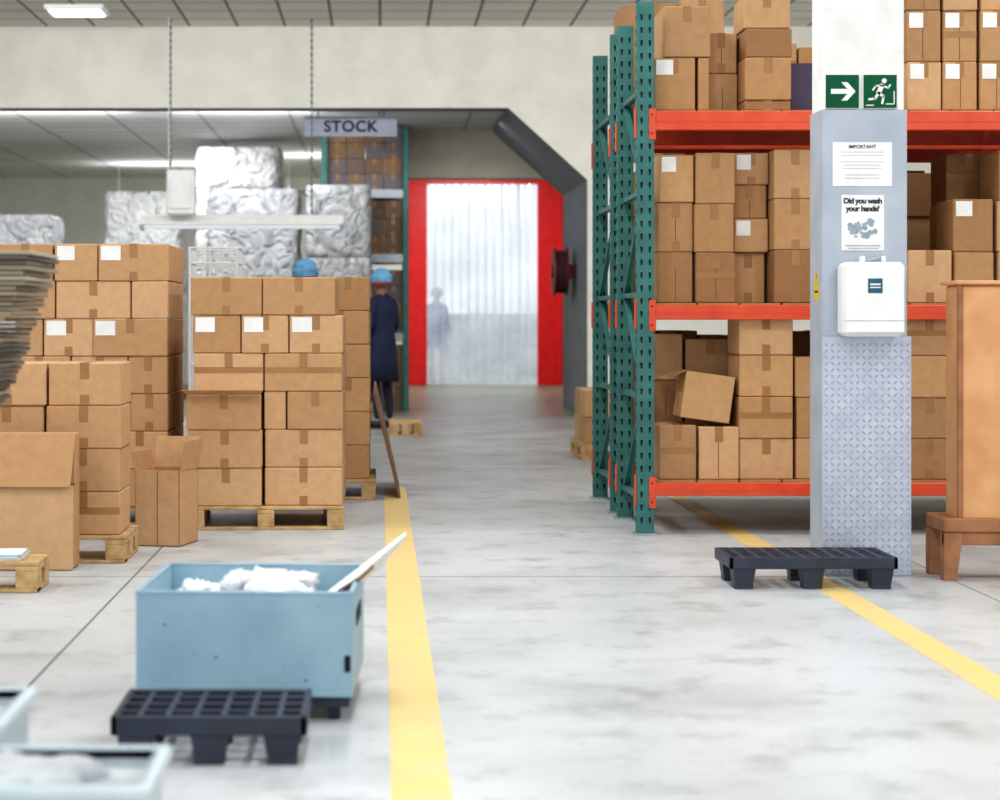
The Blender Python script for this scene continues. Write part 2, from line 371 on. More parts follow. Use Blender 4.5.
pallet('wooden_pallet',-2.16,-1.31,9.75,10.3,.14)
stack('cardboard_box_stack',-2.12,-1.34,9.8,10.22,.141,.2225,[[1,1],[1,1],[1,1],[1.07,1]],nd=1).build()
b=MB('flattened_carton',[CB,SEAM,TAPE],(-1.9,9.55,0))
b.box(-2.4,-1.53,9.55,9.68,0.003,.68,0,.008); b.box(-2.38,-1.53,9.47,9.49,0.003,.42,0,.004); b.box(-2.4,-1.53,9.547,9.55,.425,.428,1)
b.prism([(-2.4,9.55,.679),(-1.53,9.55,.679),(-1.54,9.44,.42),(-2.4,9.44,.42)],(0,.004,.003),0)
b.build()
b=MB('open_carton',[CB,SEAM,TAPE],(-1.2,10.6,0)); b.M=rotm((-1.2,10.6,0),-14)
x0,x1,y0,y1,h=-1.33,-1.07,10.48,10.78,.42
b.box(x0,x1,y0,y0+.006,.002,h); b.box(x0,x1,y1-.006,y1,.002,h); b.box(x0,x0+.006,y0,y1,.002,h); b.box(x1-.006,x1,y0,y1,.002,h); b.box(x0,x1,y0,y1,.002,.008)
b.prism([(x0,y1,h),(x1,y1,h),(x1,y1+.03,h+.17),(x0,y1+.03,h+.17)],(0,.005,0)); b.prism([(x1,y0,h),(x1,y1,h),(x1+.03,y1,h+.16),(x1+.03,y0,h+.16)],(.005,0,0))
b.prism([(x0,y0,h),(x0,y1,h),(x0-.02,y1,h+.1),(x0-.02,y0,h+.1)],(-.004,0,.003))
b.box((x0+x1)/2-.002,(x0+x1)/2+.002,y0-.001,y0,.01,h-.01,1); b.build()
pallet('wooden_pallet',-2.3,-1.57,8.7,9.02,.14)
b=MB('paper_sheets',[LABEL,mat('blue_paper',(130,200,225),.6)],(-1.85,8.86,.14))
for i in range(6):
    b.M=rotm((-1.85,8.86,0),random.uniform(-4,4)); b.box(-2.15,-1.66,8.74,8.98,.141+i*.005,.1455+i*.005,i%5==4)
b.build()
b=MB('work_table',[METAL,WOODD],(-1.95,6.6,0)); b.box(-2.5,-1.42,6.2,7.0,.86,.9,1,.006)
for x in (-2.45,-1.6):
    for y in (6.25,6.93): b.box(x,x+.05,y-.02,y+.03,0,.86,0,.004)
b.box(-2.45,-1.55,6.25,6.28,.78,.86,0); b.build()
PG=island_mat('sheet_edges',[(156,136,110),(78,76,72),(188,174,150),(108,98,84)],.7)
b=MB('cardboard_sheet_pile',[PG],(-1.7,6.6,.9)); n=34
for i in range(n):
    t=i/n; off=.235*t**.8; b.M=rotm((-1.8,6.6,0),random.uniform(-1.5,1.5))
    b.box(-2.2+off,-1.385+off+random.uniform(-.012,.012),6.3,6.85,.901+i*.0172,.901+i*.0172+.013)
b.build()

# ---------------- wire roll cage
b=MB('wire_roll_cage',[WHITE,BLACKP],(-1.33,15,0)); x0,x1,y0,y1=-1.5,-1.13,15,15.5
for x in (x0,x1):
    for y in (y0,y1): b.cyl((x,y,.12),(x,y,1.82),.012); b.cyl((x,y-.015,.06),(x,y+.015,.06),.06,1)
for z in (.15,.5,.9,1.3,1.7,1.82):
    for (p,q) in (((x0,y0),(x1,y0)),((x1,y0),(x1,y1)),((x1,y1),(x0,y1)),((x0,y1),(x0,y0))): b.cyl((*p,z),(*q,z),.008,n=8)
for i in range(1,7):
    x=x0+(x1-x0)*i/7
    for y in (y0,y1): b.cyl((x,y,.15),(x,y,1.82),.005,n=6)
    y=y0+(y1-y0)*i/7
    for x in (x0,x1): b.cyl((x,y,.15),(x,y,1.82),.005,n=6)
for i in range(1,22):
    z=.15+i*.076
    b.cyl((x0,y0,z),(x1,y0,z),.004,n=6); b.cyl((x0,y1,z),(x1,y1,z),.004,n=6)
b.box(x0,x1,y0,y1,.13,.15); b.build()

# ---------------- bin with cloth
bn=empty('parts_bin_trolley',(-.41,6.25,0)); Mr=rotm((-.41,6.25,0),-2.5)
b=MB('bin_body',[BIN,BIND,HOLE],(-.41,6.25,0)); b.M=Mr
x0,x1,y0,y1,za,zb=-.745,-.07,5.9,6.58,.08,.405
t=.012
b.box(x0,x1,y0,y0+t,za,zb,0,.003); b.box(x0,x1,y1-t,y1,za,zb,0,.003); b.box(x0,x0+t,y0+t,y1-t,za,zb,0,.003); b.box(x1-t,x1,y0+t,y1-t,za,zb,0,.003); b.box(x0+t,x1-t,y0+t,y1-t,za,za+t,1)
for (a,c,d,e) in ((x0-.003,x1+.003,y0-.003,y0+.012),(x0-.003,x1+.003,y1-.012,y1+.003),(x0-.003,x0+.012,y0+.012,y1-.012),(x1-.012,x1+.003,y0+.012,y1-.012)): b.box(a,c,d,e,zb-.008,zb+.003,0,.003)
b.box(x1-.024,x1-.006,y0-.004,y0+.001,.16,.21,2,.0); b.box(x1,x1+.003,6.1,6.35,.27,.32,2)
for (x,z) in ((-.5,.2),(-.22,.13),(-.66,.3)): b.box(x,x+.010,y0-.001,y0,z,z+.004,2)
b.build(bn)
b=MB('casters',[BLACKP,METAL],(-.41,6.25,0)); b.M=Mr
for x in (x0+.2,x1-.06):
    for y in (y0+.08,y1-.08):
        b.cyl((x-.018,y,.035),(x+.018,y,.035),.035,0,18); b.box(x-.028,x+.028,y-.03,y+.03,.06,.08,1)
b.box(x1-.14,x1-.01,y0+.02,y0+.14,.045,.08,0,.004)
b.build(bn)
b=MB('white_gloves',[CLOTH],(-.41,6.25,0)); b.M=Mr
random.seed(3)
for i in range(60):
    x=random.uniform(x0+.08,x1-.16); y=random.uniform(y0+.09,y1-.1); z=.31+random.uniform(0,.05)+(.035 if x>-.5 and x<-.25 else 0)
    b.ell((x,y,z),(random.uniform(.03,.06),random.uniform(.02,.05),random.uniform(.012,.03)),0,14,8,ns=.7,nf=14)
b.box(x0+.03,x1-.1,y0+.03,y1-.03,.1,.31)
b.build(bn)
b=MB('offcut_sheet',[WHITE,WOODD],(-.41,6.25,0))
b.prism([(-.22,6.1,.33),(-.09,6.12,.41),(.085,6.2,.55),(.085,6.28,.53),(.0,6.35,.42),(-.1,6.38,.34)],(.0,.01,.008),0)
b.prism([(-.22,6.095,.325),(-.09,6.115,.40),(-.02,6.148,.46),(-.02,6.148,.447),(-.09,6.115,.388),(-.2,6.095,.32)],(0,.004,0),1)
b.build(bn)
ppallet('black_plastic_pallet',-.755,-.205,5.32,5.72,.14,7,4)
ppallet('black_plastic_pallet',1.62,2.40,8.8,9.2,.15,11,5)
CR=mat('pale_blue_crate',(196,208,213),.5,c2=(182,196,203)); CRW=mat('grey_cloth',(190,194,197),.8,c2=(156,161,168),scale=9)
def crate(name,x0,x1,y0,y1,h):
    b=MB(name,[CR,CRW],((x0+x1)/2,(y0+y1)/2,0)); t=.012
    b.box(x0,x1,y0,y0+t,0,h,0,.004); b.box(x0,x1,y1-t,y1,0,h,0,.004); b.box(x0,x0+t,y0+t,y1-t,0,h,0,.004); b.box(x1-t,x1,y0+t,y1-t,0,h,0,.004); b.box(x0+t,x1-t,y0+t,y1-t,0,.02)
    b.box(x0-.02,x1+.02,y0-.02,y0+t,h-.03,h,0,.006); b.box(x0-.02,x1+.02,y1-t,y1+.02,h-.03,h,0,.006); b.box(x0-.02,x0+t,y0+t,y1-t,h-.03,h,0,.006); b.box(x1-t,x1+.02,y0+t,y1-t,h-.03,h,0,.006)
    b.box(x0+.02,x1-.02,y0+.02,y1-.02,.02,h-.04,1)
    for k in range(12):
        b.ell((random.uniform(x0+.1,x1-.1),random.uniform(y0+.09,y1-.09),h-.04),(.08,.07,.04),1,12,8,ns=.4)
    return b.build()
crate('plastic_crate',-.93,-.47,3.75,4.1,.33)
crate('plastic_crate',-1.25,-.85,4.2,4.6,.36)

# ---------------- column
cx0,cx1,cy0,cy1=2.165,2.60,9.3,9.55
b=MB('column',[COLW],(2.36,9.43,0)); b.box(cx0+.005,cx1-.03,cy0+.01,cy1,0,4.955,0,.01); COL=b.build()
b=MB('column_cladding',[PANEL,PLATE,TREAD],(2.36,9.3,0))
b.box(cx0,cx1-.02,cy0,cy0+.009,1.17,2.28,0,.002); b.box(cx0-.003,cx0+.003,cy0,cy1,0.001,2.28,0); 
b.box(cx0,cx1,cy0-.004,cy0+.009,0.001,1.17,1,.002); b.box(cx1-.03,cx1,cy0+.009,cy1,0.001,1.17,1)
for r in range(38):
    for c in range(14):
        x=cx0+.018+c*.0308; z=.02+r*.0308
        if x>cx1-.014 or z>1.155: continue
        a=math.radians(45 if (r+c)%2 else -45); ca,sa=math.cos(a),math.sin(a)
        pts=[]
        for (u,v) in ((-.015,0),(0,-.005),(.015,0),(0,.005)): pts.append((x+u*ca-v*sa,cy0-.004,z+u*sa+v*ca))
        b.prism(pts,(0,-.003,0),2)
b.build(COL)
Y=cy0-.001
def sxz(b,p,q,wd,m,y=Y-.008,dep=-.002):
    p=Vector((p[0],0,p[1])); q=Vector((q[0],0,q[1])); d=(q-p).normalized(); n=Vector((-d.z,0,d.x))*wd/2; o=Vector((0,y,0)); e=d*wd*.3
    b.prism([p-n-e+o,q-n+e+o,q+n+e+o,p+n-e+o],(0,dep,0),m)
def disc(b,c,r,m,y=Y-.008,dep=-.002,n=20):
    b.prism([(c[0]+r*math.cos(2*math.pi*i/n),y,c[1]+r*math.sin(2*math.pi*i/n)) for i in range(n)],(0,dep,0),m)
x0,z0,S=2.18,2.287,.162
b=MB('exit_arrow_sign',[WHITE,GREEN],(2.27,Y,2.37))
b.box(x0-.003,x0+S+.003,Y-.005,Y+.012,z0-.003,z0+S+.003,0,.002); b.box(x0,x0+S,Y-.008,Y-.005,z0,z0+S,1)
b.prism([(x0+.025,Y-.008,z0+S/2+.012),(x0+.025,Y-.008,z0+S/2-.012),(x0+.105,Y-.008,z0+S/2-.012),(x0+.075,Y-.008,z0+.036),(x0+.105,Y-.008,z0+.036),(x0+.145,Y-.008,z0+S/2),(x0+.105,Y-.008,z0+S-.036),(x0+.075,Y-.008,z0+S-.036),(x0+.105,Y-.008,z0+S/2+.012)],(0,-.002,0),0)
b.build()
b=MB('emergency_exit_sign',[WHITE,GREEN],(2.45,Y,2.37)); x0=2.365
b.box(x0-.003,x0+S+.003,Y-.005,Y+.012,z0-.003,z0+S+.003,0,.002); b.box(x0,x0+S,Y-.008,Y-.005,z0,z0+S,1)
q=lambda u,v:(x0+u*S,z0+v*S)
disc(b,q(.62,.82),.012,0)
for p1,p2,ww in (((.56,.68),(.45,.46),.022),((.56,.68),(.74,.60),.009),((.74,.60),(.80,.70),.008),((.52,.68),(.36,.66),.009),((.36,.66),(.28,.54),.008),((.45,.46),(.60,.34),.013),((.60,.34),(.56,.14),.011),((.44,.44),(.34,.28),.013),((.34,.28),(.16,.26),.011)):
    sxz(b,q(*p1),q(*p2),ww,0)
for p1,p2 in (((.08,.08),(.3,.08)),((.68,.12),(.92,.12)),((.92,.12),(.92,.5))): sxz(b,q(*p1),q(*p2),.005,0)
b.build()
nn=empty('important_notice',(2.36,Y,2.0))
b=MB('sheet',[LABEL,GREYT],(2.36,Y,2.0)); b.box(2.215,2.505,Y-.003,Y,1.905,2.12)
for i in range(9):
    z=2.07-i*.016; wd=random.uniform(.08,.11)
    if i in(2,6): continue
    b.box(2.36-wd,2.36+wd,Y-.0036,Y-.003,z,z+.003,1)
b.build(nn); text('heading','IMPORTANT',(2.36,Y-.004,2.097),.024,BLACK,nn,bold=.0002)
nn=empty('hand_wash_poster',(2.36,Y,1.7))
b=MB('sheet',[LABEL,GREYT,mat('poster_grey',(150,166,180),.6)],(2.36,Y,1.7)); b.box(2.258,2.466,Y-.003,Y,1.59,1.862); 
for i in range(34):
    u=random.uniform(2.29,2.43); v=random.uniform(1.65,1.74)
    disc(b,(u,v),random.uniform(.006,.016),1+i%2,y=Y-.003,dep=-.0006-.00005*i,n=9)
b.box(2.275,2.45,Y-.0036,Y-.003,1.61,1.616,1); b.box(2.29,2.44,Y-.0036,Y-.003,1.598,1.603,1)
b.build(nn)
for i,tx in enumerate(('Did you wash','your hands?')): text('line_%d'%(i+1),tx,(2.362,Y-.005,1.832-i*.038),.037,BLACK,nn,bold=.0012,spacing=.92)
b=MB('paper_towel_dispenser',[WHITE,TEALI,METAL],(2.38,9.2,1.36))
b.box(2.235,2.535,9.16,Y,1.17,1.53,0,.02); b.box(2.245,2.525,9.15,9.16,1.19,1.51,0,.004)
b.box(2.24,2.53,9.148,9.165,1.245,1.248,2); b.cyl((2.34,9.22,1.535),(2.44,9.22,1.555),.012,2) ; b.box(2.33,2.35,9.2,9.24,1.53,1.56,0,.003); b.box(2.43,2.45,9.2,9.24,1.53,1.56,0,.003)
b.box(2.35,2.42,9.147,9.15,1.38,1.45,1,.012); b.box(2.36,2.41,9.145,9.147,1.418,1.426,0); b.box(2.36,2.41,9.145,9.147,1.404,1.410,0)
b.build()
b=MB('warning_sticker',[mat('warning_yellow',(235,195,40),.5),BLACK],(2.16,9.4,1.5)); X=cx0-.0035
b.prism([(X,9.36,1.44),(X,9.46,1.44),(X,9.41,1.5)],(-.001,0,0),0); b.box(X-.001,X,9.36,9.46,1.35,1.43,0); b.box(X-.0015,X-.001,9.405,9.415,1.452,1.48,1); b.box(X-.0015,X-.001,9.375,9.445,1.385,1.395,1); b.build(COL)

# ---------------- cabinet right
b=MB('plywood_cabinet',[PLY,LEGW],(3.15,9.25,0))
b.box(2.785,3.7,9.13,9.36,.27,1.42,0,.012); b.box(2.765,3.72,9.11,9.38,1.42,1.44,0,.006); b.box(2.775,2.80,9.12,9.145,.27,1.42,1,.004)
b.box(2.70,3.75,9.09,9.40,.23,.3,1,.008)
for x in (2.70,3.66):
    for y in (9.09,9.33):
        b.prism([(x,y,0.001),(x+.06,y,0.001),(x+.09,y,.23),(x,y,.23)],(0,.07,0),1)
b.box(2.70,3.75,9.1,9.13,.17,.23,1,.004); b.box(3.2,3.21,9.127,9.13,.3,1.4,1)
b.build()

# ---------------- pallet racking
rk=empty('pallet_racking',(3,12.2,0)); O=(3,12.2,0)
UX=(1.545,4.40); UY=(11.05,11.95,12.3,13.3)
b=MB('uprights',[TEAL,HOLE,METAL],O)
for ux in UX:
    for i,y in enumerate(UY):
        top=3.1
        b.box(ux-.05,ux+.05,y,y+.008,0.01,top,0,.002); b.box(ux-.05,ux-.042,y+.008,y+.07,0.01,top,0); b.box(ux+.042,ux+.05,y+.008,y+.07,0.01,top,0)
        b.box(ux-.07,ux+.07,y-.02,y+.09,0.001,.01,2)
        z=.08
        while z<top-.04:
            for dx in (-.024,.024):
                b.prism([(ux+dx-.008,y-.0015,z+.022),(ux+dx+.008,y-.0015,z+.022),(ux+dx+.004,y-.0015,z-.012),(ux+dx-.004,y-.0015,z-.012)],(0,.002,0),1)
            b.prism([(ux-.0515,y+.03,z+.018),(ux-.0515,y+.048,z+.018),(ux-.0515,y+.044,z-.012),(ux-.0515,y+.034,z-.012)],(.002,0,0),1)
            z+=.075
    for (ya,yb) in ((11.12,11.95),(12.37,13.3)):
        z=.2; k=0
        while z<2.9:
            b.box(ux-.02,ux+.02,ya,yb,z-.015,z+.015,0)
            if z+.6<3.05:
                p,q=(ya,yb) if k%2 else (yb,ya)
                b.prism([(ux-.015,p,z-.015),(ux-.015,p,z+.015),(ux-.015,q,z+.6+.015),(ux-.015,q,z+.6-.015)],(.03,0,0),0)
            z+=.6; k+=1
    for z in (.6,1.7,2.8): b.box(ux-.015,ux+.015,12.02,12.3,z-.02,z+.02,0)
b.build(rk)
b=MB('beams',[ORANGE,HOLE],O)
for (z,h) in ((2.41,.11),(1.295,.085),(.265,.075)):
    for i,y in enumerate(UY):
        yy=y-.0 if i%2==0 else y+.02
        b.box(1.60,4.35,yy,yy+.045,z-h/2,z+h/2,0,.004)
        b.box(1.60,4.35,yy-.002,yy,z-.006,z-.002,0)
        for (xa,xb) in ((1.565,1.605),(4.345,4.385)): 
            b.box(xa,xb,yy-.006,yy+.006,z-.11,z+.07,0,.003)
            b.box(xa+.012,xa+.02,yy-.008,yy-.005,z-.08,z-.07,1); b.box(xa+.012,xa+.02,yy-.008,yy-.005,z+.03,z+.04,1)
    for y in UY:
        b.box(1.485,1.495,y+.01,y+.06,z-.1,z+.08,0,.002)
b.build(rk)
b=MB('decking',[mat('deck_board',(180,144,98),.8),METAL],O)
for z in (2.465,1.3375,.3025):
    for (ya,yb) in ((11.1,11.96),(12.35,13.31)):
        n=11
        for i in range(n):
            x=1.61+(4.34-1.61)*i/n; b.box(x,x+.235,ya,yb,z,z+.012,0)
b.build(rk)
random.seed(11)
s=MB('racked_cardboard_boxes',CBMD,(3,12,1))
def col(x0,x1,y0,y1,z0,hs,labels=()):
    z=z0
    for i,h in enumerate(hs):
        cb(s,x0,x1,y0,y1,z,z+h,label=i in labels,jit=1.5); z+=h
Z1,Z2,Z3=.316,1.351,2.478
col(1.63,1.84,11.15,11.5,Z2,[.30,.29,.28],(2,))
col(1.845,2.08,11.12,11.5,Z2,[.295,.285,.30])
col(2.085,2.29,11.3,11.7,Z2,[.30]); col(2.09,2.30,11.25,11.6,Z2+.301,[.20,.2,.19],(0,2))
col(2.305,2.56,11.12,11.5,Z2,[.31,.30,.29])
col(2.6,2.85,11.15,11.5,Z2,[.3,.3]); col(2.86,3.08,11.15,11.5,Z2,[.3,.3,.28])
col(3.09,3.35,11.12,11.4,Z2,[.31]); col(3.36,3.6,11.15,11.5,Z2,[.3,.31],(1,)); col(3.62,3.85,11.12,11.5,Z2,[.3,.3,.29],(1,2)); col(3.87,4.1,11.12,11.5,Z2,[.3,.3,.29])
col(1.63,1.855,11.12,11.5,Z1,[.32]); col(1.86,2.10,11.12,11.5,Z1,[.31])
col(2.10,2.42,11.13,11.5,Z1,[.24,.245,.245,.24])
col(2.44,2.7,11.15,11.5,Z1,[.24,.24,.24]); col(2.72,3.0,11.15,11.5,Z1,[.24,.24,.24,.24]); col(3.08,3.36,11.12,11.5,Z1,[.24,.24,.245,.24]); col(3.38,3.7,11.12,11.5,Z1,[.24,.24,.245,.24]); col(3.72,4.1,11.12,11.5,Z1,[.24,.24,.245])
col(1.60,1.85,11.12,11.5,Z3,[.31],(0,)); col(1.66,1.94,11.12,11.5,Z3+.312,[.30]); col(1.86,1.93,11.12,11.4,Z3,[.31])
col(1.94,2.13,11.3,11.7,Z3,[.24,.24]); col(2.135,2.41,11.12,11.5,Z3,[.06,.25,.17,.2])
col(2.8,3.08,11.2,11.6,Z3,[.3,.3])
for k in range(5): col(3.08+k*.215,3.08+k*.215+.205,11.12,11.5,Z3,[.285,.30,.3],(0,1))
for (ya,yb) in ((11.6,11.93),(12.36,12.75),(12.85,13.25)):
    for (z,rows,h) in ((Z1,3,.29),(Z2,3,.31),(Z3,2,.3)):
        x=1.63
        while x<4.05:
            wd=random.uniform(.22,.34); nr=rows-(random.random()<.15 and ya<12.8)
            if ya<12 and (z==Z3 or random.random()<.35): x+=wd; continue
            if ya>12 and z==Z3 and x<2.1: nr=3
            col(x,x+wd-.005,ya,yb,z,[h*random.uniform(.9,1.0)]*nr); x+=wd
s.M=rotm((1.9,11.3,Z1+.33),8,'Y'); x0,x1,y0,y1,z0,z1=1.76,2.05,11.16,11.45,Z1+.345,Z1+.62
s.box(x0,x1,y0,y1,z0,z1,0,.004); s.prism([(x0,y0,z1),(x0,y1,z1),(x0-.12,y1,z1-.07),(x0-.12,y0,z1-.07)],(-.003,0,.005),0); s.M=None
s.build()
b=MB('purple_carton',[mat('purple_card',(84,70,104),.6),LABEL],(2.5,11.3,Z3+.3)); b.box(2.44,2.58,11.3,11.5,Z3+.002,Z3+.30,0,.005); b.build()
pallet('wooden_pallet',1.8,2.7,17,18,.14)
stack('cardboard_box_stack',1.83,2.6,17.03,17.9,.141,.24,[[1,1],[1,1.1]]).build()
pallet('wooden_pallet',.1,.46,20.5,21.3,.14)

# ---------------- back room goods
def wrapped(name,x0,x1,y0,y1,z0,z1,seed,m=WRAP,p=12,tiers=1):
    b=MB(name,[m],((x0+x1)/2,(y0+y1)/2,z0)); n=96; nz=14
    for t_ in range(tiers):
        za=z0+(z1-z0)*t_/tiers; zb=z0+(z1-z0)*(t_+1)/tiers-(.004 if t_<tiers-1 else 0); rings=[]
        for j in range(nz+1):
            z=za+(zb-za)*j/nz; ring=[]
            for i in range(n):
                t=2*math.pi*i/n; c,s_=math.cos(t),math.sin(t)
                r=1/((abs(c)**p+abs(s_)**p)**(1/p)); k=1+.03*mnoise.noise(Vector((c*4,s_*4,z*5+seed)))-.03*(j in(0,nz))+.014*math.sin(z*16+c*6+seed)
                ring.append(((x0+x1)/2+(x1-x0)/2*c*r*k,(y0+y1)/2+(y1-y0)/2*s_*r*k,z))
            rings.append(ring)
        b.loft(rings,0,True)
    return b.build()
pallet('wooden_pallet',-2.4,-1.1,26,27.1,.14); wrapped('wrapped_pallet_load',-2.38,-1.12,26,27,.141,3.05,1,WRAPG,tiers=2)
pallet('wooden_pallet',-2.8,-1.45,28.2,29.4,.14); wrapped('wrapped_pallet_load',-2.75,-1.48,28.2,29.3,.141,3.82,5,WRAP,tiers=6)
pallet('wooden_pallet',-1.02,-.1,25.4,26.3,.14); wrapped('wrapped_pallet_load',-1.0,-.12,25.4,26.3,.141,3.06,9,WRAPG,tiers=3)
pallet('wooden_pallet',-6.2,-4.6,27,28.2,.14); wrapped('wrapped_pallet_load',-6.1,-4.65,27,28.1,.141,2.75,13,WRAPG,tiers=4)
pallet('wooden_pallet',-4.3,-3.1,29.5,30.7,.14); wrapped('wrapped_pallet_load',-4.3,-3.1,29.5,30.6,.141,3.25,17,WRAP,tiers=2)
bk=empty('storage_racking',(-.2,27.2,0)); b=MB('frame',[TEAL,ORANGE,METAL],(-.2,27.2,0))
for x in (-.78,.36):
    for y in (26.45,27.4): b.box(x-.04,x+.04,y,y+.06,0.001,3.95,0,.004)
    for k in range(5):
        z=.2+k*.7; p,q=(26.5,27.4) if k%2 else (27.4,26.5)
        b.prism([(x-.015,p,z),(x-.015,p,z+.03),(x-.015,q,z+.73),(x-.015,q,z+.7)],(.03,0,0),0)
for z in (1.0,2.1,3.0):
    for y in (26.46,27.41): b.box(-.74,.32,y,y+.04,z-.05,z+.05,2)
    b.box(-.74,.32,26.5,27.4,z+.05,z+.07,2)
b.build(bk)
CBK=island_mat('cardboard_dark',[(160,126,92),(132,106,84),(112,110,120),(146,116,86)])  # darker brown and bluish cartons for the back racking
s=MB('racked_cardboard_boxes',[CBK,TAPE,LABEL,SEAM],(-.2,27,1))
for (z,hh,nr) in ((3.072,.22,4),(2.172,.25,3),(1.072,.22,4),(.001,.3,3)):
    for k in range(4): 
        for r in range(nr): cb(s,-.73+k*.262,-.73+(k+1)*.262,26.55,27.3,z+r*hh,z+(r+1)*hh)
s.build()
HR=mat('hose_dark_red',(120,40,40),.5)
b=MB('fire_hose_reel',[HR,mat('hose_rubber',(84,44,42),.6)],(2.45,25.6,1.9))
b.cyl((2.35,25.6,1.9),(2.5,25.6,1.9),.27,1,28); b.cyl((2.33,25.6,1.9),(2.35,25.6,1.9),.33,0,28); b.cyl((2.5,25.6,1.9),(2.52,25.6,1.9),.33,0,28); b.cyl((2.31,25.6,1.9),(2.33,25.6,1.9),.08,0,20)
for i in range(5):
    P=[];F=[];n1,n2=28,8; R1,r1=.275,.016; xc=2.365+i*.03
    for a in range(n1):
        for c in range(n2):
            t=2*math.pi*a/n1;u=2*math.pi*c/n2; rr=R1+r1*math.cos(u)
            P.append((xc+r1*math.sin(u),25.6+rr*math.cos(t),1.9+rr*math.sin(t))); F.append([a*n2+c,a*n2+(c+1)%n2,((a+1)%n1)*n2+(c+1)%n2,((a+1)%n1)*n2+c])
    b.add(P,F,1,True)
b.box(2.52,2.618,25.5,25.7,1.8,2.0,0); b.build()

